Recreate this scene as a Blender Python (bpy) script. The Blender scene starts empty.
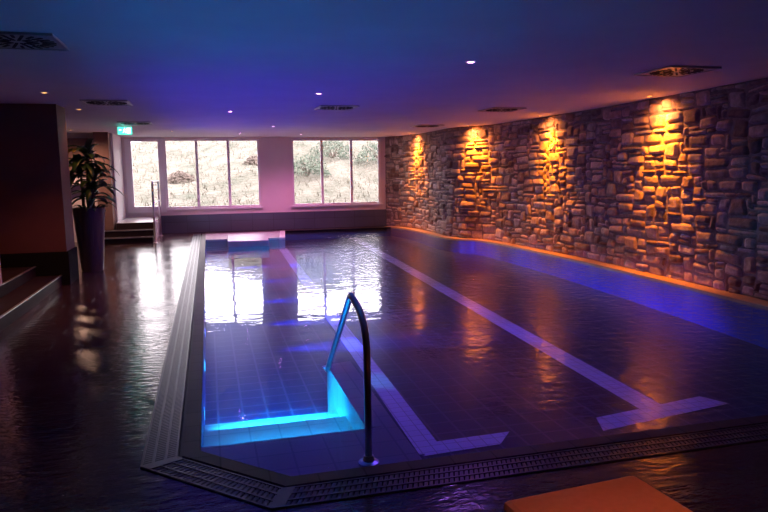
import bpy, bmesh, math, random
from mathutils import Vector, Matrix, noise
S = bpy.context.scene
C = S.collection
R = math.radians

# ------------------------------------------------------------------ camera
FPX = 660.8
cam_d = bpy.data.cameras.new('camera'); cam = bpy.data.objects.new('camera', cam_d); C.objects.link(cam)
X = Vector((2905-384, -(138-256), -FPX)).normalized()
Y = Vector((207-384, -(175-256), -FPX)).normalized()
X = (X - Y*X.dot(Y)).normalized()
Z = X.cross(Y)
Rm = Matrix((X, Y, Z))                     # world = Rm @ camera
cam.matrix_world = Matrix.Translation((0, 0, 1.6)) @ Rm.to_4x4()
cam_d.sensor_width = 36; cam_d.lens = 36*FPX/768; cam_d.clip_start = .05; cam_d.clip_end = 300
S.camera = cam
vs = S.view_settings
S.display_settings.display_device = 'sRGB'
vs.view_transform = 'Standard'; vs.look = 'None'; vs.gamma = 1; vs.use_curve_mapping = False
vs.exposure = 0.0
# ------------------------------------------------------------------ world: bright overcast sky
SKY = 10.0
w = bpy.data.worlds.new('world'); S.world = w; w.use_nodes = True
nt = w.node_tree; bg = nt.nodes['Background']
bg.inputs['Color'].default_value = (1.0, .93, .96, 1); bg.inputs['Strength'].default_value = SKY

HC = 2.65        # ceiling height
YF = 19.3        # window wall

# ------------------------------------------------------------------ light helpers
def lamp(name, kind, loc, col, power, size=.05, direction=(0, 0, -1), spot=90, blend=.6, sy=None):
    d = bpy.data.lights.new(name, kind); d.color = col; d.energy = power
    if kind == 'SPOT': d.spot_size = R(spot); d.spot_blend = blend; d.shadow_soft_size = size
    elif kind == 'AREA':
        d.size = size
        if sy: d.shape = 'RECTANGLE'; d.size_y = sy
    else: d.shadow_soft_size = size
    o = bpy.data.objects.new(name, d); C.objects.link(o); o.location = loc
    o.rotation_euler = Vector(direction).to_track_quat('-Z', 'Y').to_euler()
    return o

# ------------------------------------------------------------------ materials
def mat(name, col=(.8, .8, .8), rough=.5, metal=0, spec=.5, emit=None, es=0):
    m = bpy.data.materials.new(name); m.use_nodes = True
    b = m.node_tree.nodes['Principled BSDF']
    b.inputs['Base Color'].default_value = (*col, 1); b.inputs['Roughness'].default_value = rough
    b.inputs['Metallic'].default_value = metal; b.inputs['Specular IOR Level'].default_value = spec
    if emit: b.inputs['Emission Color'].default_value = (*emit, 1); b.inputs['Emission Strength'].default_value = es
    return m
def N(m, t, **k):
    n = m.node_tree.nodes.new(t)
    for a, v in k.items():
        if a in n.inputs: n.inputs[a].default_value = v
        else: setattr(n, a, v)
    return n
def L(m, a, b): m.node_tree.links.new(a, b)
def P(m): return m.node_tree.nodes['Principled BSDF']
def ramp(m, src, stops):
    r = N(m, 'ShaderNodeValToRGB'); e = r.color_ramp.elements
    while len(e) < len(stops): e.new(.5)
    for i, (p, c) in enumerate(stops): e[i].position = p; e[i].color = (*c, 1)
    L(m, src, r.inputs['Fac']); return r
def noisy(name, c1, c2, scale=6, rough=.6, bump=.1, bscale=30, dist=.01, metal=0, spec=.5):
    m = mat(name, c1, rough, metal, spec)
    g = N(m, 'ShaderNodeNewGeometry'); n = N(m, 'ShaderNodeTexNoise', Scale=scale, Detail=4.0)
    L(m, g.outputs['Position'], n.inputs['Vector'])
    r = ramp(m, n.outputs['Fac'], [(.3, c1), (.7, c2)]); L(m, r.outputs['Color'], P(m).inputs['Base Color'])
    if bump:
        n2 = N(m, 'ShaderNodeTexNoise', Scale=bscale, Detail=3.0); L(m, g.outputs['Position'], n2.inputs['Vector'])
        b = N(m, 'ShaderNodeBump', Strength=bump, Distance=dist); L(m, n2.outputs['Fac'], b.inputs['Height'])
        L(m, b.outputs['Normal'], P(m).inputs['Normal'])
    return m

def tile_mat(name, c1, c2, grout, size, rough=.25, mortar=.02, noise_amt=.3, offset=0.0, h=None, spec=.5, axis='XY'):
    m = mat(name, c1, rough, 0, spec)
    g = N(m, 'ShaderNodeNewGeometry'); src = g.outputs['Position']
    if axis != 'XY':
        s = N(m, 'ShaderNodeSeparateXYZ'); c = N(m, 'ShaderNodeCombineXYZ'); L(m, src, s.inputs[0])
        L(m, s.outputs[axis[0]], c.inputs['X']); L(m, s.outputs[axis[1]], c.inputs['Y']); src = c.outputs[0]
    b = N(m, 'ShaderNodeTexBrick', Scale=1.0)
    b.offset = offset; b.squash = 1
    b.inputs['Brick Width'].default_value = size; b.inputs['Row Height'].default_value = h or size
    b.inputs['Mortar Size'].default_value = mortar*size; b.inputs['Mortar Smooth'].default_value = .1
    b.inputs['Color1'].default_value = (*c1, 1); b.inputs['Color2'].default_value = (*c2, 1); b.inputs['Mortar'].default_value = (*grout, 1)
    L(m, src, b.inputs['Vector']); L(m, b.outputs['Color'], P(m).inputs['Base Color'])
    bu = N(m, 'ShaderNodeBump', Strength=.3, Distance=.003); bu.invert = True
    L(m, b.outputs['Fac'], bu.inputs['Height']); L(m, bu.outputs['Normal'], P(m).inputs['Normal'])
    return m

M = {}
# wet deck: dark slate-look tiles with a film of water
def deck_mat():
    m = mat('wet_deck', (.03, .03, .04), .2, 0, .6)
    g = N(m, 'ShaderNodeNewGeometry')
    b = N(m, 'ShaderNodeTexBrick', Scale=1.0); b.offset = .5
    b.inputs['Brick Width'].default_value = .6; b.inputs['Row Height'].default_value = .3
    b.inputs['Mortar Size'].default_value = .004
    b.inputs['Color1'].default_value = (.075, .04, .038, 1); b.inputs['Color2'].default_value = (.05, .03, .03, 1); b.inputs['Mortar'].default_value = (.015, .013, .014, 1)
    L(m, g.outputs['Position'], b.inputs['Vector']); L(m, b.outputs['Color'], P(m).inputs['Base Color'])
    n = N(m, 'ShaderNodeTexNoise', Scale=1.6, Detail=3.0); L(m, g.outputs['Position'], n.inputs['Vector'])
    r = N(m, 'ShaderNodeMapRange'); r.inputs['From Min'].default_value = .2; r.inputs['From Max'].default_value = .8
    r.inputs['To Min'].default_value = .06; r.inputs['To Max'].default_value = .26
    L(m, n.outputs['Fac'], r.inputs['Value']); L(m, r.outputs[0], P(m).inputs['Roughness'])
    mp = N(m, 'ShaderNodeMapping'); mp.inputs['Scale'].default_value = (1.0, 2.2, 1); L(m, g.outputs['Position'], mp.inputs['Vector'])
    n1 = N(m, 'ShaderNodeTexNoise', Scale=9.0, Detail=3.0, Roughness=.55); L(m, mp.outputs[0], n1.inputs['Vector'])
    bu = N(m, 'ShaderNodeBump', Strength=.5, Distance=.010); L(m, n1.outputs['Fac'], bu.inputs['Height'])
    b2 = N(m, 'ShaderNodeBump', Strength=.5, Distance=.004); b2.invert = True
    L(m, b.outputs['Fac'], b2.inputs['Height']); L(m, bu.outputs['Normal'], b2.inputs['Normal'])
    L(m, b2.outputs['Normal'], P(m).inputs['Normal'])
    return m
M['deck'] = deck_mat()

def water_mat():
    m = bpy.data.materials.new('pool_water'); m.use_nodes = True; t = m.node_tree; t.nodes.clear()
    out = N(m, 'ShaderNodeOutputMaterial'); mix = N(m, 'ShaderNodeMixShader')
    tr = N(m, 'ShaderNodeBsdfTransparent', Color=(.64, .70, 1, 1)); gl = N(m, 'ShaderNodeBsdfGlossy', Roughness=.0)
    g = N(m, 'ShaderNodeNewGeometry')
    # surface ripples: gentle everywhere, livelier by the stone wall
    mp = N(m, 'ShaderNodeMapping'); mp.inputs['Scale'].default_value = (1.0, 1.25, 1); L(m, g.outputs['Position'], mp.inputs['Vector'])
    n1 = N(m, 'ShaderNodeTexNoise', Scale=2.2, Detail=2.0, Roughness=.45); L(m, mp.outputs[0], n1.inputs['Vector'])
    n2 = N(m, 'ShaderNodeTexNoise', Scale=7.5, Detail=2.0, Roughness=.5); L(m, mp.outputs[0], n2.inputs['Vector'])
    s = N(m, 'ShaderNodeSeparateXYZ'); L(m, g.outputs['Position'], s.inputs[0])
    r = N(m, 'ShaderNodeMapRange'); r.inputs['From Min'].default_value = 1.8; r.inputs['From Max'].default_value = 4.2
    r.inputs['To Min'].default_value = .04; r.inputs['To Max'].default_value = .6; L(m, s.outputs['X'], r.inputs['Value'])
    b1 = N(m, 'ShaderNodeBump', Strength=.22, Distance=.02); L(m, n1.outputs['Fac'], b1.inputs['Height'])
    b2 = N(m, 'ShaderNodeBump', Distance=.036); L(m, n2.outputs['Fac'], b2.inputs['Height']); L(m, r.outputs[0], b2.inputs['Strength'])
    L(m, b1.outputs['Normal'], b2.inputs['Normal'])
    f = N(m, 'ShaderNodeFresnel'); ior = N(m, 'ShaderNodeMapRange')
    ior.inputs['To Min'].default_value = 1.33; ior.inputs['To Max'].default_value = 1/1.33
    L(m, g.outputs['Backfacing'], ior.inputs['Value']); L(m, ior.outputs[0], f.inputs['IOR'])
    L(m, b2.outputs['Normal'], f.inputs['Normal']); L(m, b2.outputs['Normal'], gl.inputs['Normal'])
    L(m, f.outputs[0], mix.inputs[0]); L(m, tr.outputs[0], mix.inputs[1]); L(m, gl.outputs[0], mix.inputs[2])
    L(m, mix.outputs[0], out.inputs['Surface'])
    return m
M['water'] = water_mat()
def glass_mat():
    m = bpy.data.materials.new('window_glass'); m.use_nodes = True; t = m.node_tree; t.nodes.clear()
    out = N(m, 'ShaderNodeOutputMaterial'); mix = N(m, 'ShaderNodeMixShader')
    tr = N(m, 'ShaderNodeBsdfTransparent', Color=(.98, .97, .98, 1)); gl = N(m, 'ShaderNodeBsdfGlossy', Roughness=.01)
    f = N(m, 'ShaderNodeFresnel', IOR=1.3)
    L(m, f.outputs[0], mix.inputs[0]); L(m, tr.outputs[0], mix.inputs[1]); L(m, gl.outputs[0], mix.inputs[2]); L(m, mix.outputs[0], out.inputs['Surface'])
    return m
M['glass'] = glass_mat()
def stone_mat():
    m = mat('rubble_stone', (.3, .25, .2), .75)
    a = N(m, 'ShaderNodeAttribute'); a.attribute_name = 'tone'
    r = ramp(m, a.outputs['Fac'], [(0, (.22, .14, .11)), (.3, (.40, .29, .23)), (.55, (.52, .41, .34)), (.78, (.58, .39, .27)), (1, (.64, .54, .47))])
    g = N(m, 'ShaderNodeNewGeometry'); n = N(m, 'ShaderNodeTexNoise', Scale=14.0, Detail=5.0); L(m, g.outputs['Position'], n.inputs['Vector'])
    r2 = ramp(m, n.outputs['Fac'], [(.3, (.62, .6, .58)), (.7, (1, 1, 1))])
    mx = N(m, 'ShaderNodeMixRGB', blend_type='MULTIPLY'); mx.inputs['Fac'].default_value = 1
    L(m, r.outputs[0], mx.inputs[1]); L(m, r2.outputs[0], mx.inputs[2]); L(m, mx.outputs[0], P(m).inputs['Base Color'])
    b = N(m, 'ShaderNodeBump', Strength=.6, Distance=.015); n3 = N(m, 'ShaderNodeTexNoise', Scale=26.0, Detail=6.0); L(m, g.outputs['Position'], n3.inputs['Vector'])
    L(m, n3.outputs['Fac'], b.inputs['Height']); L(m, b.outputs[0], P(m).inputs['Normal'])
    return m
M['stone'] = stone_mat()
M['mortar'] = noisy('mortar', (.22, .17, .14), (.32, .25, .21), 20, .9, .4, 60)
M['ceiling'] = noisy('ceiling_paint', (.66, .64, .66), (.72, .70, .72), 1.5, .8, .03, 4, .02)
M['white'] = noisy('white_paint', (.82, .80, .80), (.86, .84, .84), 2, .6, .03, 40)
M['plaster'] = noisy('pale_plaster', (.66, .58, .60), (.72, .64, .66), 2, .7, .05, 40)
M['brown'] = noisy('brown_plaster', (.20, .11, .09), (.25, .14, .11), 2, .7, .05, 40)
M['darkred'] = noisy('dark_red_paint', (.13, .045, .04), (.16, .055, .05), 2, .6, .05, 40)
M['band'] = tile_mat('dark_wall_tile', (.085, .10, .14), (.07, .085, .12), (.02, .02, .03), .6, .35, .006, axis='XZ', h=.3)
M['skirt'] = mat('black_skirting', (.012, .011, .013), .85, 0, .1)
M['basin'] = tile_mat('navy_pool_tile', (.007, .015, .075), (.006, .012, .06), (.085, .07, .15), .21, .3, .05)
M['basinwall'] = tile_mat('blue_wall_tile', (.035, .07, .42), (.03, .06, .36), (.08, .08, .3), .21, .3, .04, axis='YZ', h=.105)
M['palebt'] = tile_mat('pale_lane_tile', (.92, .87, .97), (.84, .80, .90), (.45, .42, .52), .105, .3, .04)
M['shelf'] = tile_mat('grey_step_tile', (.44, .33, .36), (.38, .29, .32), (.26, .20, .23), .21, .3, .03)
M['coping'] = tile_mat('slate_coping_tile', (.06, .05, .055), (.045, .04, .045), (.02, .02, .02), .25, .6, .02, spec=.25)
M['wallcoping'] = noisy('sandstone_coping', (.42, .27, .17), (.50, .33, .21), 8, .35, .1, 30)
M['grate'] = mat('grey_plastic_grate', (.065, .065, .085), .35)
M['channel'] = mat('black_channel', (.01, .01, .012), .5)
M['chrome'] = mat('brushed_steel', (.7, .7, .73), .32, 1)
M['frame'] = mat('window_frame_grey', (.78, .74, .78), .4)
M['sill'] = mat('pale_stone_sill', (.75, .72, .74), .3)
M['pot'] = mat('charcoal_planter', (.10, .085, .075), .45)
M['soil'] = noisy('soil', (.03, .02, .015), (.06, .04, .03), 40, .95, .5, 60)
M['leaf'] = noisy('dark_leaf', (.025, .075, .03), (.05, .12, .04), 9, .35, .05, 20)
M['leaf_lit'] = mat('lamplit_leaf', (.45, .36, .04), .4)  # amber lamplight on the leaves put into their base colour
M['stem'] = noisy('plant_stem', (.14, .10, .07), (.2, .15, .1), 20, .8, .3, 50)
M['vent'] = mat('vent_plate', (.42, .4, .42), .35, .2)
M['slot'] = mat('vent_slot', (.02, .02, .022), .7)
M['step'] = noisy('dark_step_tile', (.028, .016, .016), (.04, .022, .02), 5, .6, .05, 30, spec=.2)
M['nosing'] = mat('aluminium_nosing', (.72, .68, .66), .3, .8)
M['landing'] = noisy('landing_tile', (.56, .53, .56), (.64, .60, .63), 4, .22, .05, 20)
M['ringm'] = mat('lamp_ring', (.7, .7, .72), .3, .8)
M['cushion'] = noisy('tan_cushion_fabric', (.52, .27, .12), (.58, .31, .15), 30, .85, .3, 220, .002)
M['lounger'] = mat('lounger_frame_dark', (.05, .04, .035), .4)
M['sign_w'] = mat('sign_white', (.9, .9, .9), .4, emit=(.75, 1, .93), es=2.2)
M['sign_g'] = mat('sign_green', (.0, .35, .2), .4, emit=(.1, 1, .72), es=1.6)
M['hous'] = mat('sign_housing', (.7, .7, .7), .4)
def emis(name, c, s): return mat(name, (.8, .8, .8), .4, emit=c, es=s)
M['e_pink'] = emis('lens_pink', (1, .35, .85), 25)
M['e_orange'] = emis('lens_orange', (1, .42, .06), 7)
M['e_amber'] = emis('lens_amber', (1, .5, .1), 6)
M['e_cyan'] = emis('lens_cyan', (.05, .65, 1), 6)
M['e_blue'] = emis('lens_blue', (.08, .12, 1), 4)

# ------------------------------------------------------------------ mesh helpers
def thing(name, label, cat, loc=(0, 0, 0), rz=0, group=None):
    o = bpy.data.objects.new(name, None); C.objects.link(o); o.empty_display_size = .1
    o.location = loc; o.rotation_euler = (0, 0, rz); o['label'] = label; o['category'] = cat
    if group: o['group'] = group
    return o
def tag(o, label, cat, group=None, kind=None):
    o['label'] = label; o['category'] = cat
    if group: o['group'] = group
    if kind: o['kind'] = kind
    return o
def obj(name, bm, m, parent=None, smooth=False, label=None, bevel=0, loc=None):
    me = bpy.data.meshes.new(name); bmesh.ops.recalc_face_normals(bm, faces=bm.faces[:]); bm.to_mesh(me); bm.free()
    for i in (m if isinstance(m, (list, tuple)) else [m]): me.materials.append(i)
    if smooth:
        for p in me.polygons: p.use_smooth = True
    o = bpy.data.objects.new(name, me); C.objects.link(o)
    if parent: o.parent = parent
    if label: o['label'] = label
    if loc: o.location = loc
    if bevel:
        md = o.modifiers.new('bevel', 'BEVEL'); md.width = bevel; md.segments = 2; md.limit_method = 'ANGLE'
    return o
def struct(name, bm, m, parent=None, label=None, cat=None, **k):
    o = obj(name, bm, m, parent, **k)
    if not parent:
        o['kind'] = 'structure'; o['label'] = label or name.replace('_', ' '); o['category'] = cat or name.split('_')[0]
    return o
def B(): return bmesh.new()
def box(bm, a, b, mi=0, rot=None):
    vs_ = [bm.verts.new((x, y, z)) for z in (a[2], b[2]) for y in (a[1], b[1]) for x in (a[0], b[0])]
    if rot:
        for v in vs_: v.co = rot @ v.co
    for f in ((0, 2, 3, 1), (4, 5, 7, 6), (0, 1, 5, 4), (2, 6, 7, 3), (0, 4, 6, 2), (1, 3, 7, 5)):
        fc = bm.faces.new([vs_[i] for i in f]); fc.material_index = mi
    return bm
def bx(a, b, mi=0): return box(B(), a, b, mi)
def prism(bm, pts, z0, z1, mi=0):
    lo = [bm.verts.new((p[0], p[1], z0)) for p in pts]; hi = [bm.verts.new((p[0], p[1], z1)) for p in pts]; n = len(pts)
    for f in (hi, lo[::-1]): bm.faces.new(f).material_index = mi
    for i in range(n): bm.faces.new((lo[i], lo[(i+1) % n], hi[(i+1) % n], hi[i])).material_index = mi
    return bm
def lathe(bm, prof, n=32, c=(0, 0, 0), cap=True):
    rings = []
    for r, z in prof: rings.append([bm.verts.new((c[0]+r*math.cos(2*math.pi*i/n), c[1]+r*math.sin(2*math.pi*i/n), c[2]+z)) for i in range(n)])
    for a, b in zip(rings, rings[1:]):
        for i in range(n): bm.faces.new((a[i], a[(i+1) % n], b[(i+1) % n], b[i]))
    if cap: bm.faces.new(rings[0][::-1]); bm.faces.new(rings[-1])
    return bm
def tube(bm, pts, r, n=12, cap=True):
    pts = [Vector(p) for p in pts]; rings = []; up = None
    for i, p in enumerate(pts):
        t = ((pts[min(i+1, len(pts)-1)]-pts[max(i-1, 0)])).normalized()
        if up is None: up = t.orthogonal().normalized()
        up = (up - t*up.dot(t)).normalized(); s = t.cross(up)
        rr = r[i] if isinstance(r, (list, tuple)) else r
        rings.append([bm.verts.new(p+(up*math.cos(2*math.pi*k/n)+s*math.sin(2*math.pi*k/n))*rr) for k in range(n)])
    for a, b in zip(rings, rings[1:]):
        for i in range(n): bm.faces.new((a[i], a[(i+1) % n], b[(i+1) % n], b[i]))
    if cap: bm.faces.new(rings[0][::-1]); bm.faces.new(rings[-1])
    return bm
def fillet(pts, rad, seg=6):
    pts = [Vector(p) for p in pts]; out = [pts[0]]
    for a, p, b in zip(pts, pts[1:], pts[2:]):
        u = (a-p).normalized(); v = (b-p).normalized(); s, e = p+u*rad, p+v*rad
        for i in range(seg+1):
            t = i/seg; out.append(s*(1-t)**2 + p*2*t*(1-t) + e*t*t)
    out.append(pts[-1]); return out
def copy_tree(o, parent=None):
    c = o.copy(); C.objects.link(c)
    if parent: c.parent = parent
    for ch in list(o.children): copy_tree(ch, c)
    return c

# ------------------------------------------------------------------ plan outlines
WALL = [(6.30, -2.6), (6.32, 1), (6.35, 4), (6.42, 6.2), (6.50, 7.8), (6.55, 10.0), (6.50, 12.0), (6.40, 13.5), (6.24, 14.35), (5.90, 14.85), (5.74, 15.5), (5.73, 16.8), (5.66, 17.9), (5.46, 18.7), (5.18, 19.30)]
def catmull(p, k=10):
    out = []
    for i in range(len(p)-1):
        a, b, c, d = p[max(i-1, 0)], p[i], p[i+1], p[min(i+2, len(p)-1)]
        for j in range(k):
            t = j/k
            out.append(tuple(.5*(2*b[q]+(c[q]-a[q])*t+(2*a[q]-5*b[q]+4*c[q]-d[q])*t*t+(3*b[q]-a[q]-3*c[q]+d[q])*t**3) for q in (0, 1)))
    out.append(p[-1]); return out
WP = catmull(WALL)
cum = [0]
for a, b in zip(WP, WP[1:]): cum.append(cum[-1]+math.hypot(b[0]-a[0], b[1]-a[1]))
def wall_at(u):
    u = max(0, min(cum[-1]-1e-4, u)); i = 0
    while cum[i+1] < u: i += 1
    t = (u-cum[i])/(cum[i+1]-cum[i]); a, b = WP[i], WP[i+1]
    # smoothed normal
    def nrm(j):
        j0, j1 = max(j-1, 0), min(j+1, len(WP)-1)
        d = Vector((WP[j1][0]-WP[j0][0], WP[j1][1]-WP[j0][1])).normalized(); return Vector((-d.y, d.x))
    n = (nrm(i)*(1-t)+nrm(i+1)*t).normalized()
    return Vector((a[0]+(b[0]-a[0])*t, a[1]+(b[1]-a[1])*t)), n
def wall_x(y):
    for a, b in zip(WP, WP[1:]):
        if a[1] <= y <= b[1]: return a[0]+(b[0]-a[0])*(y-a[1])/(b[1]-a[1])
    return WP[-1][0]
def offs(pl, d):
    """offset an open polyline to its right side by d"""
    out = []
    for i, p in enumerate(pl):
        p = Vector(p); ns = []
        if i: t = (p-Vector(pl[i-1])).normalized(); ns.append(Vector((t.y, -t.x)))
        if i < len(pl)-1: t = (Vector(pl[i+1])-p).normalized(); ns.append(Vector((t.y, -t.x)))
        n = sum(ns, Vector((0, 0))); n.normalize(); out.append(tuple(p+n*(d/max(.3, n.dot(ns[0])))))
    return out
XR = 6.22; XF = 6.34
EDGE = [(-.11, 18.75), (-.11, 3.84), (.36, 3.36), (XR, 3.36)]      # water edge, far left -> near right
E1 = offs(EDGE, .10); E2 = offs(EDGE, .125); E3 = offs(EDGE, .32)

# ------------------------------------------------------------------ room shell
bm = B()
outer = [(-6, 20.2), (-6, -2.6), (XR, -2.6), (XR, 3.36)]
x3 = E3
prism(bm, [(-6, YF+.2), (-6, -2.6), (x3[1][0], -2.6), x3[1], (x3[0][0], YF+.2)], -.3, 0)
prism(bm, [x3[1], (x3[1][0], -2.6), (XF, -2.6), (XF, x3[3][1]), x3[3], x3[2]], -.3, 0)
box(bm, (x3[0][0], 18.93, -.3), (XF, YF+.2, 0))
struct('floor', bm, M['deck'], label='dark wet slate tiled pool deck', cat='floor')
struct('ceiling', bx((-6, -2.6, HC), (7.2, YF+.3, HC+.2)), M['ceiling'], label='smooth painted ceiling lit blue and violet', cat='ceiling')

# window wall pieces (holes for window_1 x -1.13..1.47, window_2 x 2.39..5.03, door_1 x -2.05..-1.2)
ZS, ZT = .68, 2.60
bm = B()
box(bm, (-6, YF, 0), (-2.12, YF+.3, HC))
box(bm, (-2.12, YF, 0), (5.06, YF+.3, ZS)); box(bm, (-2.12, YF, ZT), (5.06, YF+.3, HC))
box(bm, (1.47, YF, ZS), (2.39, YF+.3, ZT)); box(bm, (5.03, YF, 0), (7.2, YF+.3, HC))
struct('wall_back', bm, M['plaster'], label='pale plaster window wall at the far end of the pool', cat='wall')
struct('trim_1', bx((-1.32, YF-.02, 0), (5.2, YF, .50)), M['band'], label='dark tiled band along the foot of the window wall', cat='trim')
struct('wall_front', bx((-6, -2.8, 0), (7.2, -2.6, HC)), M['darkred'])
struct('wall_left', bx((-6.2, -2.6, 0), (-6, YF, HC)), M['darkred'])

def window(name, x0, x1, z0, z1, n, label, door=False):
    bm = B(); fw = .05; y0, y1 = YF+.06, YF+.12
    box(bm, (x0, y0, z0), (x0+fw, y1, z1)); box(bm, (x1-fw, y0, z0), (x1, y1, z1))
    box(bm, (x0+fw, y0, z0), (x1-fw, y1, z0+fw)); box(bm, (x0+fw, y0, z1-fw), (x1-fw, y1, z1))
    root = struct(name, bm, M['frame'], label=label, cat='door' if door else 'window')
    pw = (x1-x0)/n
    for k in range(1, n): obj('mullion', bx((x0+k*pw-.035, y0-.005, z0+fw), (x0+k*pw+.035, y1, z1-fw)), M['frame'], root)
    for k in range(n): obj('pane', bx((x0+k*pw+.03, y0+.025, z0+fw*.6), (x0+(k+1)*pw-.03, y0+.033, z1-fw*.6)), M['glass'], root)
    return root
w1 = window('window_1', -1.12, 1.47, ZS, ZT, 3, 'three-pane window nearest the glazed door')
w2 = window('window_2', 2.39, 5.03, ZS, ZT, 3, 'three-pane window beside the stone wall')
obj('window_sill', bx((-1.2, YF-.07, ZS-.035), (1.52, YF+.3, ZS+.005)), M['sill'], w1)
obj('window_sill', bx((2.34, YF-.07, ZS-.035), (5.08, YF+.3, ZS+.005)), M['sill'], w2)
# right reveal of window 2 is lined with a bright jamb
obj('window_jamb', bx((4.96, YF-.005, ZS), (5.04, YF+.06, ZT)), M['sill'], w2)
# glazed door
bm = B(); x0, x1, z0, z1 = -2.12, -1.17, .62, ZT
box(bm, (x0, YF-.02, z0), (x0+.16, YF+.12, z1)); box(bm, (x1-.10, YF-.02, z0), (x1+.05, YF+.12, z1))
box(bm, (x0+.16, YF-.02, z0), (x1-.10, YF+.12, z0+.14)); box(bm, (x0+.16, YF-.02, z1-.07), (x1-.10, YF+.12, z1))
d1 = struct('door_1', bm, M['frame'], label='glazed grey framed door at the top of the steps', cat='door')
obj('pane', bx((x0+.15, YF+.05, z0+.13), (x1-.09, YF+.06, z1-.06)), M['glass'], d1)
obj('door_sill', bx((x0, YF-.07, z0-.03), (x1+.05, YF+.1, z0)), M['sill'], d1)
bm = B(); tube(bm, fillet([(-1.32, YF-.02, 1.35), (-1.32, YF-.07, 1.35), (-1.46, YF-.07, 1.35)], .02), .011)
obj('door_handle', bm, M['chrome'], d1, smooth=True)

# ---- left side walls
struct('wall_left_door', bx((-2.45, 17.6, 0), (-2.2, YF, HC)), M['white'], label='pale wall stub left of the glazed door', cat='wall')
struct('wall_left_alcove', bx((-6, 17.6, 0), (-2.45, 17.8, HC)), M['plaster'], label='pale alcove wall behind the potted plant', cat='wall')
pil = struct('wall_left_pier', bx((-2.58, 17.2, 0), (-2.25, 17.6, HC)), M['brown'], label='brown pier beside the landing steps', cat='wall')
par = struct('wall_left_partition', bx((-6, 10.66, .0), (-2.07, 11.3, HC)), M['darkred'], label='dark red partition wall left of the potted plant', cat='wall')
struct('baseboard_left', bx((-6, 10.635, .0), (-2.045, 11.325, .50)), M['skirt'], label='black baseboard round the dark partition wall', cat='baseboard')
struct('wall_left_near', bx((-6, 8.6, 0), (-2.52, 9.06, HC)), M['plaster'], label='pale wall end at the left edge of the picture', cat='wall')
# raised platform left of the deck (15 cm), a second tread (30 cm)
bm = B(); box(bm, (-6, -2.6, 0), (-2.16, 10.63, .148)); box(bm, (-6, -2.6, .148), (-2.50, 10.63, .296))
pl = struct('trim_2', bm, M['step'], label='dark two-step raised platform along the left of the deck', cat='trim')
obj('step_nosing', bx((-2.182, -2.5, .142), (-2.152, 10.63, .153)), M['nosing'], pl)
obj('step_nosing', bx((-2.52, 5.0, .290), (-2.492, 10.63, .301)), M['nosing'], pl)

# alcove: red panel and a pale shelf
tag(obj('wall_panel', bx((-3.25, 17.52, 1.62), (-2.70, 17.6, 2.52)), M['brown'], bevel=.008), 'red-brown panel on the alcove wall behind the plant', 'panel')
sh = thing('wall_shelf', 'pale shelf under the red-brown alcove panel', 'shelf', (-2.97, 17.45, 1.42))
obj('shelf_board', bx((-.33, -.14, 0), (.33, .15, .035)), M['sill'], sh, bevel=.004)
for s in (-.22, .22): obj('bracket', prism(B(), [(s-.01, .15), (s+.01, .15), (s+.01, -.06), (s-.01, -.06)], -.1, 0), M['chrome'], sh)

# ---- landing steps
lt = thing('entrance_steps', 'dark tiled steps with pale landing in front of the glazed door', 'steps', (-1.79, 16.65, 0))
x0, x1 = -.66+.0, .47
for k, (ya, z) in enumerate([(0, .155), (.27, .31)]):
    t = obj('tread', bx((x0, ya, z-.155 if k else 0), (x1, .535, z)), M['step'], lt)
    obj('nosing', bx((x0, ya-.012, z-.022), (x1, ya+.02, z+.004)), M['nosing'], t)
ld = obj('landing', bx((-.405, .54, 0), (x1, 2.63, .46)), M['step'], lt)
obj('landing_top', bx((-.405, .53, .46), (x1+.005, 2.63, .47)), M['landing'], lt)
obj('side_cladding', bx((x1, .54, 0), (x1+.012, 2.62, .455)), M['landing'], lt, label='pale side of the landing')

# ---- stair hand rail (chrome)
hr = thing('stair_handrail', 'chrome handrail with two posts beside the entrance steps', 'handrail', (-1.265, 16.62, 0))
bm = B(); tube(bm, fillet([(0, 0, 0), (0, 0, 1.46), (0.0, 2.0, 1.46), (0, 2.0, 0)], .07), .026, 12)
obj('rail_frame', bm, M['chrome'], hr, smooth=True)
bm = B(); tube(bm, [(0, 0, .95), (0, 2.0, .95)], .014); obj('middle_rail', bm, M['chrome'], hr, smooth=True)
for yy in (0, 2.0): obj('base_flange', lathe(B(), [(.05, 0), (.05, .012), (.03, .02)], 20, (0, yy, 0)), M['chrome'], hr, smooth=False)

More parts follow.
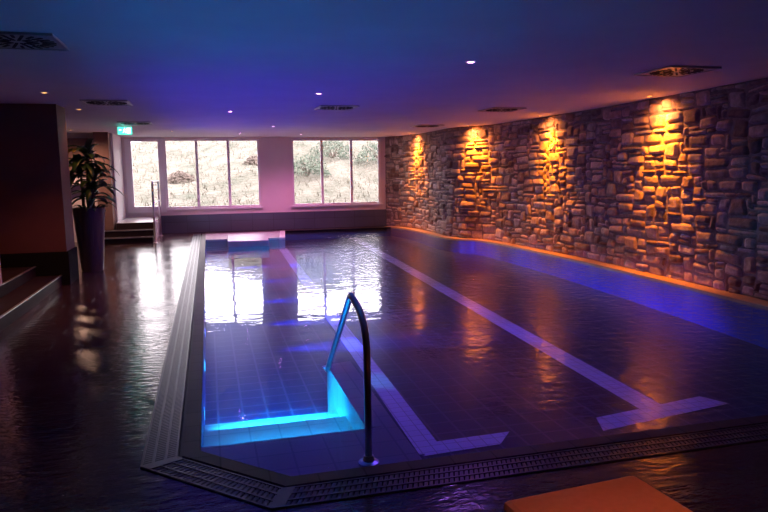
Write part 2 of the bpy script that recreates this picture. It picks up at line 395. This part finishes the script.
# ------------------------------------------------------------------ stone wall
def stone_wall():
    random.seed(11)
    LU = cum[-1]; cw, ch = .102, .074
    nu, nz = int(LU/cw), int(HC/ch); cw = LU/nu; ch = HC/nz
    occ = [[-1]*nz for _ in range(nu)]; rects = []
    for j in range(nz):
        i = 0
        while i < nu:
            if occ[i][j] >= 0: i += 1; continue
            ww = random.choice([1, 2, 2, 3, 3, 3, 4, 4, 5]); hh = random.choice([1, 1, 1, 2, 2, 2, 2, 3])
            if hh == 3: ww = min(ww, 3) if random.random() < .7 else ww
            if hh == 1: ww = max(ww, 2)
            hh = min(hh, nz-j); k = 0
            while k < ww and i+k < nu and occ[i+k][j] < 0: k += 1
            ww = k
            if ww == 1 and hh == 1 and random.random() < .7 and j+1 < nz: hh = 2
            for a in range(ww):
                for b in range(hh): occ[i+a][j+b] = len(rects)
            rects.append((i, j, ww, hh)); i += ww
    def warp(u, z):
        v = noise.noise_vector(Vector((u*3.1, z*3.6, 1.7)))
        v2 = noise.noise_vector(Vector((u*8.0, z*9, 5.7)))
        return u+v.x*.07+v2.x*.035, z+v.y*.05+v2.y*.028
    verts, faces, tone = [], [], []
    # backing (mortar) sheet
    bverts, bfaces = [], []
    n = int(LU/.12)
    for a in range(n+1):
        p, nn = wall_at(a*LU/n)
        q = p - nn*.3
        for z in (-.3, HC): bverts.append((p.x, p.y, z))
        for z in (-.3, HC): bverts.append((q.x, q.y, z))
    for a in range(n):
        o = a*4; bfaces += [(o, o+1, o+5, o+4), (o+2, o+6, o+7, o+3), (o+1, o+3, o+7, o+5), (o, o+4, o+6, o+2)]
    bfaces += [(0, 2, 3, 1), (n*4, n*4+1, n*4+3, n*4+2)]
    G = 4
    for (i, j, ww, hh) in rects:
        if j*ch > HC-.03: continue
        g = .007+random.random()*.006
        u0, u1, z0, z1 = i*cw, (i+ww)*cw, j*ch, (j+hh)*ch
        # four warped corners
        c = [warp(u0, z0), warp(u1, z0), warp(u1, z1), warp(u0, z1)]
        dep = .016+random.random()*.032; tx = random.uniform(-.014, .014); tz = random.uniform(-.016, .014); tn = random.random()
        nx = max(3, min(7, ww*2+1)); nzz = max(3, hh+3)
        base = len(verts)
        lenx, lenz = (u1-u0), (z1-z0); sd = random.random()*50; rr = min(.03, lenz*.32)
        for b in range(nzz+1):
            for a in range(nx+1):
                s, t = a/nx, b/nzz
                # rounded-rectangle parametrisation: push the outer ring to the gap edge
                s = .5+.5*math.copysign(abs(2*s-1)**.75, 2*s-1); t = .5+.5*math.copysign(abs(2*t-1)**.75, 2*t-1)
                uu = (c[0][0]*(1-s)+c[1][0]*s)*(1-t)+(c[3][0]*(1-s)+c[2][0]*s)*t
                zz = (c[0][1]*(1-s)+c[1][1]*s)*(1-t)+(c[3][1]*(1-s)+c[2][1]*s)*t
                cu = sum(q[0] for q in c)/4; cz = sum(q[1] for q in c)/4
                # shrink by gap, round the corners
                kx, kz = 1-2*g/lenx, 1-2*g/lenz
                es, et = abs(2*s-1), abs(2*t-1)
                rc = 1-.10*(es**4*et**4)
                uu = cu+(uu-cu)*kx*rc; zz = cz+(zz-cz)*kz*rc
                ds = min(s, 1-s)*lenx; dt = min(t, 1-t)*lenz
                dd = min(ds, rr)/rr; ee = min(dt, rr)/rr
                prof = math.sqrt(max(0, 1-(1-dd)**2))*math.sqrt(max(0, 1-(1-ee)**2))
                h = dep*prof + (tx*(2*s-1)+tz*(2*t-1))*prof + noise.noise(Vector((uu*16, zz*18, sd)))*.014*prof
                h = max(h, -.004) if prof > 0 else -.008
                zz = min(max(zz, .0), HC-.002)
                p, nn = wall_at(uu)
                verts.append((p.x+nn.x*h, p.y+nn.y*h, zz))
        for b in range(nzz):
            for a in range(nx):
                k = base+b*(nx+1)+a
                faces.append((k, k+nx+1, k+nx+2, k+1)); tone.append(tn)
    me = bpy.data.meshes.new('wall_right'); o0 = len(verts)
    nb = len(bfaces)
    me.from_pydata(verts+bverts, [], faces+[tuple(x+o0 for x in f) for f in bfaces])
    me.materials.append(M['stone']); me.materials.append(M['mortar'])
    for p in me.polygons[:len(faces)]: p.use_smooth = True
    for p in me.polygons[len(faces):]: p.material_index = 1
    at = me.attributes.new('tone', 'FLOAT', 'FACE'); at.data.foreach_set('value', tone+[0]*nb)
    o = bpy.data.objects.new('wall_right', me); C.objects.link(o); o['kind'] = 'structure'; o['label'] = 'wavy rubble stone wall along the right side of the pool'; o['category'] = 'wall'
    return o
stone_wall()
# sandstone coping that follows the stone wall
bm = B(); pts = [p for p in WP if p[1] > 3.0]
inner = []
for i, p in enumerate(pts):
    a, b = pts[max(i-1, 0)], pts[min(i+1, len(pts)-1)]; d = Vector((b[0]-a[0], b[1]-a[1])).normalized(); n = Vector((-d.y, d.x))
    inner.append((p[0]+n.x*.27, p[1]+n.y*.27))
lim = [(p, q) for p, q in zip(pts, inner) if q[1] < 19.0]
for (p, q), (p2, q2) in zip(lim, lim[1:]):
    v = [bm.verts.new(c) for c in ((p[0], p[1], .012), (q[0], q[1], .012), (q2[0], q2[1], .012), (p2[0], p2[1], .012), (q[0], q[1], -.04), (q2[0], q2[1], -.04))]
    bm.faces.new((v[0], v[1], v[2], v[3])); bm.faces.new((v[1], v[4], v[5], v[2]))
bmesh.ops.remove_doubles(bm, verts=bm.verts[:], dist=.0005)
struct('trim_3', bm, M['wallcoping'], label='warm sandstone ledge at the foot of the stone wall', cat='trim')
WIN = [q for p, q in lim]       # water edge by the wall

# ------------------------------------------------------------------ swimming pool
pool = thing('swimming_pool', 'long tiled indoor pool with pale lane lines between the deck and the stone wall', 'swimming pool', (0, 0, 0))
def fz(y): return -.50+.24*min(1, max(0, (y-4.5)/14))          # floor height
def sheet(bm, q, dz=0):
    bm.faces.new([bm.verts.new((x, y, fz(y)+dz)) for x, y in q])
ys = [3.0, 4.5, 9, 14, 18.95]
bm = B()
for a, b in zip(ys, ys[1:]): sheet(bm, [(-.3, a), (6.6, a), (6.6, b), (-.3, b)])
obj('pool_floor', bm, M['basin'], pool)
def lane(pairs, w_, name):
    bm = B(); (xa, ya), (xb, yb) = pairs; n = 8
    for k in range(n):
        t0, t1 = k/n, (k+1)/n; p = (xa+(xb-xa)*t0, ya+(yb-ya)*t0); q = (xa+(xb-xa)*t1, ya+(yb-ya)*t1)
        sheet(bm, [(p[0], p[1]), (p[0]+w_, p[1]), (q[0]+w_, q[1]), (q[0], q[1])], .004)
    return bm
bm = lane([(1.44, 4.50), (1.68, 16.9)], .20, ''); sheet(bm, [(1.46, 4.46), (2.10, 4.50), (2.27, 4.70), (1.62, 4.68)], .006)
obj('lane_line', bm, M['palebt'], pool)
bm = lane([(3.58, 4.82), (3.88, 18.9)], .25, ''); sheet(bm, [(3.00, 4.50), (4.42, 4.72), (4.30, 4.95), (3.10, 4.76)], .006)
obj('lane_line', bm, M['palebt'], pool)
# basin walls
bm = B()
def vwall(bm, a, b, zt=-.03):
    bm.faces.new([bm.verts.new(c) for c in ((*a, -.55), (*b, -.55), (*b, zt), (*a, zt))])
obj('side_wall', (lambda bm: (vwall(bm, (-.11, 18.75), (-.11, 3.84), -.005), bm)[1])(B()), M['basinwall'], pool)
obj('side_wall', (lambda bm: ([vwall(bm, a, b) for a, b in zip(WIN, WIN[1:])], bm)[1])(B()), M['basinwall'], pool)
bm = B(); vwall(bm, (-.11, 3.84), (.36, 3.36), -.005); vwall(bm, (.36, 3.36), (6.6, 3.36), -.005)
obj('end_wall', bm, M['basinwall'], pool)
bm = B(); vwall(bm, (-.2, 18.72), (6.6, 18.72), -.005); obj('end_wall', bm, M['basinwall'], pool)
# entry shelf, treads and side block (near left corner)
prism_pts = [(-.11, 4.02), (-.11, 3.84), (.36, 3.36), (1.13, 3.36), (1.13, 4.02), (.93, 4.02)]
obj('entry_shelf', prism(B(), prism_pts, -.6, -.05), M['shelf'], pool)
obj('side_block', prism(B(), [(.93, 4.05), (1.13, 4.0), (1.15, 5.58), (.93, 5.52)], -.6, -.05), M['shelf'], pool)
obj('stair_tread', bx((-.108, 4.0, -.6), (.93, 4.72, -.22)), M['shelf'], pool)
obj('stair_tread', bx((-.108, 4.7, -.6), (.93, 5.08, -.31)), M['shelf'], pool)
# copings
def ring(bm, a, b, z0, z1, i0=0, i1=None):
    i1 = i1 or len(a)-1
    for i in range(i0, i1): prism(bm, [a[i], a[i+1], b[i+1], b[i]], z0, z1)
    return bm
obj('pool_coping', ring(B(), EDGE, E1, -.06, .004), M['coping'], pool)
obj('drain_channel', ring(B(), E1, E3, -.08, -.045), M['channel'], pool)
prism_far = bx((-.11, 18.72, -.1), (5.35, 18.93, .008)); obj('pool_coping', prism_far, M['coping'], pool)
# far left submerged ledge with block
obj('far_ledge', prism(B(), [(-.108, 17.0), (1.70, 16.8), (1.92, 18.72), (-.108, 18.72)], -.3, .0), M['landing'], pool, label='pale ledge at the far left corner')
obj('ledge_edge', prism(B(), [(1.70, 16.8), (1.84, 16.78), (2.06, 18.72), (1.92, 18.72)], -.3, .006), M['sill'], pool, label='white edge strip of the far ledge')
obj('ledge_block', prism(B(), [(.38, 15.25), (1.30, 15.15), (1.38, 17.0), (.42, 17.0)], -.3, .11), M['landing'], pool, bevel=.02, label='grey block in front of the far ledge')

# gratings: three runs (left, chamfer, near)
def grating(a0, a1, b0, b1, label, name='drain_grating'):
    """slats across the channel between inner line a and outer line b"""
    bm = B(); a0, a1, b0, b1 = map(Vector, (a0, a1, b0, b1)); ln = (a1-a0).length; n = max(4, int(ln/.028))
    for k in range(n):
        t0, t1 = k/n+.15/n, (k+1)/n-.15/n
        for s0, s1 in ((.06, .30), (.37, .63), (.70, .94)):
            def pt(t, s): return tuple((a0.lerp(a1, t)).lerp(b0.lerp(b1, t), s))
            prism(bm, [pt(t0, s0), pt(t1, s0), pt(t1, s1), pt(t0, s1)], -.02, .004)
    for s0, s1 in ((0, .06), (.30, .37), (.63, .70), (.94, 1)):
        def pt(t, s): return tuple((a0.lerp(a1, t)).lerp(b0.lerp(b1, t), s))
        prism(bm, [pt(0, s0), pt(1, s0), pt(1, s1), pt(0, s1)], -.035, .008)
    e = .06/ln
    prism(bm, [pt(0, 0), pt(e, 0), pt(e, 1), pt(0, 1)], -.035, .009); prism(bm, [pt(1-e*.2, 0), pt(1, 0), pt(1, 1), pt(1-e*.2, 1)], -.035, .009)
    o = obj(name, bm, M['grate']); return tag(o, label, 'grating')
grating(E2[0], E2[1], E3[0], E3[1], 'long grey slatted overflow grating along the left pool edge')
grating(E2[1], E2[2], E3[1], E3[2], 'short angled grey grating across the near left pool corner')
grating(E2[2], E2[3], E3[2], E3[3], 'dark slatted grating along the near pool edge by the lounger')

# water
bm = B()
poly = [(-.11, 18.72), (-.11, 3.84), (.36, 3.36), (WIN[0][0], 3.36)] + [(x+.0, y) for x, y in WIN if y > 3.37 and y < 18.72] + [(WIN[-1][0], 18.72)]
f = bm.faces.new([bm.verts.new((x, y, -.022)) for x, y in poly]); f.normal_update()
if f.normal.z < 0: f.normal_flip()
me = bpy.data.meshes.new('pool_water'); bmesh.ops.triangulate(bm, faces=bm.faces[:]); bm.to_mesh(me); bm.free(); me.materials.append(M['water'])
wo = bpy.data.objects.new('pool_water', me); C.objects.link(wo); tag(wo, 'still dark blue water filling the pool', 'water', kind='stuff')

# underwater lamps: round fixtures with the light just in front
def pool_lamp(loc, d, col, em, power, up=1.0, cone=24):
    d = Vector(d).normalized(); q = d.to_track_quat('Z', 'Y').to_matrix()
    bm = lathe(B(), [(.075, 0), (.075, .002), (.06, .004)], 24)
    for v in bm.verts: v.co = q @ v.co
    b = obj('underwater_lamp', bm, M['chrome'], pool, loc=loc)
    bm = lathe(B(), [(.055, .004), (.045, .006), (.02, .007)], 24)
    for v in bm.verts: v.co = q @ v.co
    obj('lens', bm, em, b)
    for dd, ang, pw, kk in ((d+Vector((0, 0, -.13)), cone, power, 0), (d*.25+Vector((0, 0, 1)), 96, power*up, 1)):   # beam kept under the surface, and what leaves steeply upward
        la = lamp('underwater_light', 'SPOT', Vector(loc)+d*.05+Vector((0, 0, .03*kk)), (col[0], col[1]*(1-.5*kk), col[2]), pw, .04, dd, ang, .9)
CY = (.01, .62, 1)
for yy, zz, pw in ((4.035, -.10, 11), (4.735, -.255, 56), (5.095, -.345, 44)):
    obj('light_strip', bx((.0, yy-.012, zz-.006), (.88, yy, zz+.006)), M['e_cyan'], pool)
    la = lamp('light_strip_light', 'AREA', (.44, yy+.02, zz), CY, pw, .86, (0, 1, -.5), sy=.03); la.data.spread = R(75)
pool_lamp((-.105, 4.95, -.17), (1, .05, 0), CY, M['e_cyan'], 260, .17, 60)
pool_lamp((-.105, 6.25, -.17), (1, -.02, 0), CY, M['e_cyan'], 200, 0, 22)
for y in (7.6, 8.9, 10.4, 12.2, 14.0, 15.8): pool_lamp((-.105, y, -.17), (1, 0, 0), (.06, .09, 1), M['e_blue'], 2700, .022)

# ------------------------------------------------------------------ pool grab rail
gr = thing('pool_grab_rail', 'curved steel grab rail leading down into the pool at the entry steps', 'handrail', (.82, 3.51, -.05))
def bez(p0, p1, p2, n=10): return [p0*(1-t)**2+p1*2*t*(1-t)+p2*t*t for t in [k/n for k in range(n+1)]]
pts = [Vector((0, 0, 0)), Vector((0, 0, .3))] + bez(Vector((0, 0, .66)), Vector((0, .03, .87)), Vector((-.01, .31, .905)), 14) + bez(Vector((-.01, .335, .912)), Vector((-.01, .38, .92)), Vector((-.004, .44, .872)), 6) + [Vector((.10, 1.93, -.02))]
obj('rail_tube', tube(B(), pts, .021, 16), M['chrome'], gr, smooth=True)
obj('base_flange', lathe(B(), [(.06, .0), (.06, .012), (.035, .02), (.028, .05)], 28), M['chrome'], gr)
obj('end_flange', lathe(B(), [(.045, 0), (.045, .01), (.027, .015)], 24, (.10, 1.93, 0)), M['chrome'], gr)

# ------------------------------------------------------------------ ceiling fixtures
def vent(x, y, label):
    t = thing('ceiling_vent', label, 'vent', (x, y, HC), 0, 'square ceiling vents')
    h = .31; bm = B()
    box(bm, (-h, -h, -.012), (h, h, 0)); obj('vent_plate', bm, M['vent'], t, bevel=.004)
    bm = B()
    for ring_, (r0, r1, n) in enumerate(((.06, .15, 12), (.17, .27, 24))):
        for k in range(n):
            a = 2*math.pi*k/n; rt = Matrix.Rotation(a, 3, 'Z') @ Matrix.Rotation(.35, 3, 'Z')
            box(bm, (r0, -.011, -.018), (r1, .011, -.0125), 0, rt)
    obj('swirl_slots', bm, M['slot'], t)
    fr = B()
    for a, b in (((-h, -h), (h, -h+.02)), ((-h, h-.02), (h, h)), ((-h, -h+.02), (-h+.02, h-.02)), ((h-.02, -h+.02), (h, h-.02))): box(fr, (*a, -.02), (*b, -.012))
    obj('vent_rim', fr, M['vent'], t); return t
vent(-1.36, 5.79, 'square swirl ceiling vent at the upper left corner of the picture')
vent(-1.33, 10.3, 'square ceiling vent above the potted plant and partition')
vent(-1.33, 14.2, 'square ceiling vent just before the green exit sign')
vent(2.05, 10.62, 'square ceiling vent over the middle of the pool')
vent(4.95, 6.27, 'ceiling vent nearest the camera beside the stone wall')
vent(4.92, 10.62, 'middle ceiling vent beside the stone wall')
vent(4.90, 14.55, 'farthest ceiling vent beside the stone wall')

def downlight(x, y, lens, col, power, label, group, spot=110, direction=(0, 0, -1), blend=.8, soft=.03):
    t = thing('ceiling_downlight', label, 'ceiling light', (x, y, HC), 0, group)
    bm = lathe(B(), [(.052, 0), (.052, -.008), (.040, -.012), (.036, -.004)], 24, cap=False); obj('ring', bm, M['ringm'], t)
    bm = lathe(B(), [(.036, -.003), (.030, -.009), (.01, -.011)], 20); obj('lens', bm, lens, t)
    lamp('downlight_light', 'SPOT', (x, y, HC-.03), col, power, soft, direction, spot, blend)
PK = (1, .26, .62)
VB = (.40, .13, 1)
PW = 14
for x, y, lb in ((2.5, 6.1, 'pink downlight nearest the camera, over the pool'), (1.47, 8.8, 'pink downlight next to the middle ceiling vent'),
                 (1.45, 14.9, 'pink downlight over the far half of the pool, right of its nearest twin'), (.42, 11.5, 'pink downlight over the left pool edge'),
                 (2.47, 17.85, 'tiny pink downlight in front of the pier between the windows'), (.86, 17.46, 'tiny pink downlight in front of the three-pane window by the door')):
    downlight(x, y, M['e_pink'], PK if y > 16 else VB, PW*(11 if y > 16 else 7), lb, 'pink downlights over the pool', 130)
for x, y, lb in ((-1.91, 9.2, 'amber downlight in front of the dark partition'), (-1.89, 11.4, 'amber downlight above the potted plant'), (-.76, 16.7, 'faint amber downlight near the glazed door')):
    downlight(x, y, M['e_amber'], (1, .34, .10), (80 if y < 10 else 14), lb, 'amber downlights on the left', 110)
WS = [(8.47, 'wall spot farthest right, over the brightest amber patch of stone'), (11.74, 'second wall spot from the right over the stone wall'),
      (14.5, 'third wall spot from the right, at the bend of the stone wall'), (17.6, 'farthest wall spot, beside the window')]
for y, lb in WS:
    x = wall_x(y)-.27
    downlight(x, y, M['e_orange'], (1, .25, .010), 760, lb, 'amber wall spots', 76, (.24, -.02, -1), 1.0, .02)
    lamp('spill_light', 'SPOT', (x, y, HC-.03), (1, .30, .08), 85, .03, (.3, 0, -1), 150, 1)
downlight(-2.9, 16.3, M['e_amber'], (1, .55, .38), 150, 'amber downlight in the alcove behind the potted plant', 'amber downlights on the left', 165)
# the downlights behind the camera that warm the lounger and near deck
downlight(1.35, 1.2, M['e_orange'], (1, .20, .015), 95, 'amber downlight above the lounger behind the camera', 'amber downlights on the near side', 60)
downlight(4.8, 2.6, M['e_orange'], (1, .30, .05), 14, 'amber downlight over the near right deck', 'amber downlights on the near side', 120)

# exit sign
ex = thing('exit_sign', 'glowing green exit sign with running figure hanging from the ceiling', 'sign', (-1.62, 15.0, HC))
obj('housing', bx((-.15, -.02, -.19), (.15, .02, -.02)), M['hous'], ex, bevel=.004)
obj('hanger', bx((-.012, -.012, -.02), (.012, .012, 0)), M['hous'], ex)
obj('sign_face', bx((-.14, -.026, -.18), (.14, -.02, -.03)), M['sign_g'], ex)
bm = B()
yf = -.030
def q2(p): bm.faces.new([bm.verts.new((a, yf, b)) for a, b in p])
q2([(.035, -.165), (.115, -.165), (.115, -.045), (.035, -.045)])                # doorway
q2([(-.115, -.100), (-.06, -.100), (-.06, -.085), (-.115, -.085)]); q2([(-.115, -.0925), (-.09, -.07), (-.09, -.115)])   # arrow
lathe_c = [(-.005+.011*math.cos(a*math.pi/6), -.058+.011*math.sin(a*math.pi/6)) for a in range(12)]; q2(lathe_c)
q2([(-.015, -.075), (.008, -.072), (.0, -.115), (-.02, -.112)]); q2([(-.02, -.112), (0, -.115), (.018, -.135), (.012, -.16), (.002, -.158), (.005, -.14)])
q2([(-.02, -.112), (-.008, -.115), (-.03, -.150), (-.05, -.150), (-.05, -.142), (-.035, -.14)]); q2([(.008, -.072), (.028, -.09), (.024, -.097), (.002, -.085)]); q2([(-.015, -.075), (-.04, -.095), (-.036, -.101), (-.012, -.09)])
obj('pictogram', bm, M['sign_w'], ex)
lamp('sign_light', 'POINT', (-1.62, 14.9, HC-.15), (.1, 1, .75), .8, .05)

# ------------------------------------------------------------------ planter with strappy plant
pt = thing('potted_plant', 'tall charcoal planter holding a dark green strap-leaved plant beside the partition', 'potted plant', (-1.96, 12.1, 0))
bm = lathe(B(), [(.165, 0), (.175, .01), (.255, 1.06), (.258, 1.08), (.24, 1.08), (.235, 1.03), (.0001, 1.03)], 40, cap=False)
obj('planter', bm, M['pot'], pt, smooth=False)
obj('soil', lathe(B(), [(.0001, 1.031), (.234, 1.031)], 32, cap=False), M['soil'], pt)
random.seed(5)
def leaf(bm, base, az, el, ln, wd, droop, mi=0):
    n = 9; d = Vector((math.cos(az), math.sin(az), 0)); sd = Vector((-d.y, d.x, 0)); p = Vector(base); rows = []
    e = el
    for k in range(n+1):
        t = k/n; ww = wd*(math.sin(math.pi*min(1, .12+t*.88))**.6)*(1 if t < .97 else .2)
        fold = Vector((0, 0, ww*.35))
        rows.append([bm.verts.new(p-sd*ww+fold), bm.verts.new(p), bm.verts.new(p+sd*ww+fold)])
        p = p + (d*math.cos(e)+Vector((0, 0, math.sin(e))))*(ln/n); e -= droop/n
    for a, b in zip(rows, rows[1:]):
        for i in (0, 1): bm.faces.new((a[i], a[i+1], b[i+1], b[i])).material_index = mi
stems = [((0, 0), (.03, 0, 2.0)), ((-.08, .05), (-.10, .05, 1.80)), ((.08, -.04), (.10, -.03, 1.62)), ((.0, .08), (.06, .06, 1.38))]
for (a, b), top in stems:
    bm = B(); tube(bm, [(a, b, 1.02), (a+(top[0]-a)*.4, b, 1.02+(top[2]-1.02)*.5), top], [.026, .02, .016], 10)
    obj('stem', bm, M['stem'], pt, smooth=True)
    bm = B(); nl = 20
    for k in range(nl):
        z = top[2]-.22+.24*k/nl; leaf(bm, (top[0], top[1], z), k*2.4+random.uniform(-.3, .3), random.uniform(-.05, .5)+.75*k/nl, random.uniform(.42, .62)*(1-.30*k/nl), random.uniform(.050, .072), random.uniform(.9, 1.8))
    o = obj('foliage', bm, [M['leaf']], pt, smooth=True)
    sm = o.modifiers.new('solid', 'SOLIDIFY'); sm.thickness = .003
bm = B()
for k in range(16): leaf(bm, (.16*math.cos(k*2.4), .16*math.sin(k*2.4), 1.04), k*2.4, random.uniform(.4, 1.1), random.uniform(.16, .28), .028, 1.5)
o = obj('foliage', bm, [M['leaf']], pt, smooth=True); o.modifiers.new('solid', 'SOLIDIFY').thickness = .003
bm = B()  # top leaves in the yellow that imitates the downlight above
for k, (az, z) in enumerate(((3.3, 2.05), (3.8, 2.02), (4.4, 2.04))): leaf(bm, (-.06, -.02, z), az, .25, .26, .05, 1.0)
o = obj('lamplit_leaf', bm, [M['leaf_lit']], pt, smooth=True, label='leaves coloured yellow as if lit by the amber downlight'); o.modifiers.new('solid', 'SOLIDIFY').thickness = .003

# ------------------------------------------------------------------ sun lounger (its foot end shows)
sl = thing('sun_lounger', 'foot end of an orange-tan cushioned sun lounger on the near deck', 'sun lounger', (1.38, 1.13, 0))
def rbox(a, b): return bx(a, b)
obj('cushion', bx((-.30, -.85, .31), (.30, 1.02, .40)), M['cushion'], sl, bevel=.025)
bm = B(); box(bm, (-.31, -.87, .25), (-.26, 1.03, .31)); box(bm, (.26, -.87, .25), (.31, 1.03, .31)); box(bm, (-.26, -.87, .25), (.26, -.82, .31)); box(bm, (-.26, .98, .25), (.26, 1.03, .31))
for k in range(12): box(bm, (-.26, -.78+k*.15, .28), (.26, -.72+k*.15, .305))
obj('frame', bm, M['lounger'], sl)
for sx in (-.285, .285):
    for yy in (-.8, .96): obj('leg', bx((sx-.022, yy-.022, 0), (sx+.022, yy+.022, .25)), M['lounger'], sl)
sl.rotation_euler = (0, 0, R(5))

# ------------------------------------------------------------------ outside: scrubby bank, bushes
def hill_z(x, y):
    t = max(0, min(1, (y-20.4)/19)); crest = 4.6+1.1*math.tanh((x-2)/3)
    b = .25+(crest-.25)*(t**.9)
    if y > 39.4: b -= (y-39.4)*.2
    return b + .28*noise.noise(Vector((x*.45, y*.45, 0))) + .10*noise.noise(Vector((x*1.6, y*1.6, 3)))
bm = B(); nx, ny = 90, 60; grid = []
for j in range(ny+1):
    row = []
    for i in range(nx+1):
        x = -22+52*i/nx; y = YF+.35+24*j/ny; row.append(bm.verts.new((x, y, hill_z(x, y))))
    grid.append(row)
for j in range(ny):
    for i in range(nx): bm.faces.new((grid[j][i], grid[j][i+1], grid[j+1][i+1], grid[j+1][i]))
M['bank'] = noisy('dry_bank', (.06, .065, .045), (.155, .135, .11), 1.1, .95, .8, 5, .3)
struct('ground_bank', bm, M['bank'], label='dry grassy bank rising outside the windows', cat='ground', smooth=True)
random.seed(3)
M['dry'] = noisy('dry_grass', (.11, .105, .075), (.185, .165, .13), 3, .9, 0)
M['bushg'] = noisy('bush_green', (.04, .06, .045), (.09, .11, .075), 3, .8, 0)
M['bushb'] = noisy('bush_brown', (.08, .06, .05), (.16, .12, .10), 3, .8, 0)
bm = B()
for k in range(5200):
    y = 20.0+random.random()**1.4*18; x = -6+(random.random())*(8+ (y-19)*.75+6); z = hill_z(x, y)
    for q in range(2):
        a = random.random()*6.28; l = random.uniform(.10, .30); dx, dy = math.cos(a), math.sin(a)
        bm.faces.new([bm.verts.new(c) for c in ((x-dy*.012, y+dx*.012, z-.03), (x+dy*.012, y-dx*.012, z-.03), (x+dx*l*.7, y+dy*l*.7, z+l*.8))])
tag(obj('dry_grass', bm, M['dry']), 'dry grass tufts covering the bank outside', 'grass', kind='stuff')
def bush(x, y, r, m, label):
    z = hill_z(x, y); t = thing('bush', label, 'bush', (x, y, z), 0, 'bushes on the bank outside')
    bm = B()
    for k in range(900):
        u = random.random()*2*math.pi; v = random.random(); ph = math.acos(v)
        rr = r*(.55+.45*random.random()**.4)*(1+.25*noise.noise(Vector((math.cos(u)*2, math.sin(u)*2, v*3+x))))
        p = Vector((rr*math.sin(ph)*math.cos(u), rr*math.sin(ph)*math.sin(u), rr*.85*math.cos(ph)))
        a = Vector((random.gauss(0, 1), random.gauss(0, 1), random.gauss(0, 1))).normalized()*.055; b = a.orthogonal().normalized()*.03
        bm.faces.new([bm.verts.new(p+q) for q in (-a, b, a, -b)])
    obj('foliage', bm, m, t)
    bm = B()
    for k in range(6):
        a = k*1.05; tube(bm, [(0, 0, -.05), (r*.25*math.cos(a), r*.25*math.sin(a), r*.35), (r*.5*math.cos(a), r*.5*math.sin(a), r*.6)], [.03, .02, .01], 6)
    obj('branches', bm, M['bushb'], t)
bush(-.95, 26.0, .50, M['bushb'], 'brown twiggy bush behind the pane next to the glazed door')
bush(1.9, 27.5, .42, M['bushb'], 'small brown bush behind the right pane of the door-side window')
bush(3.6, 24.6, .85, M['bushg'], 'green bush behind the left pane of the window by the stone wall')
bush(5.0, 27.0, .9, M['bushg'], 'green bush behind the middle pane of the window by the stone wall')
bush(6.6, 25.5, .9, M['bushg'], 'green bush behind the right pane of the window by the stone wall')
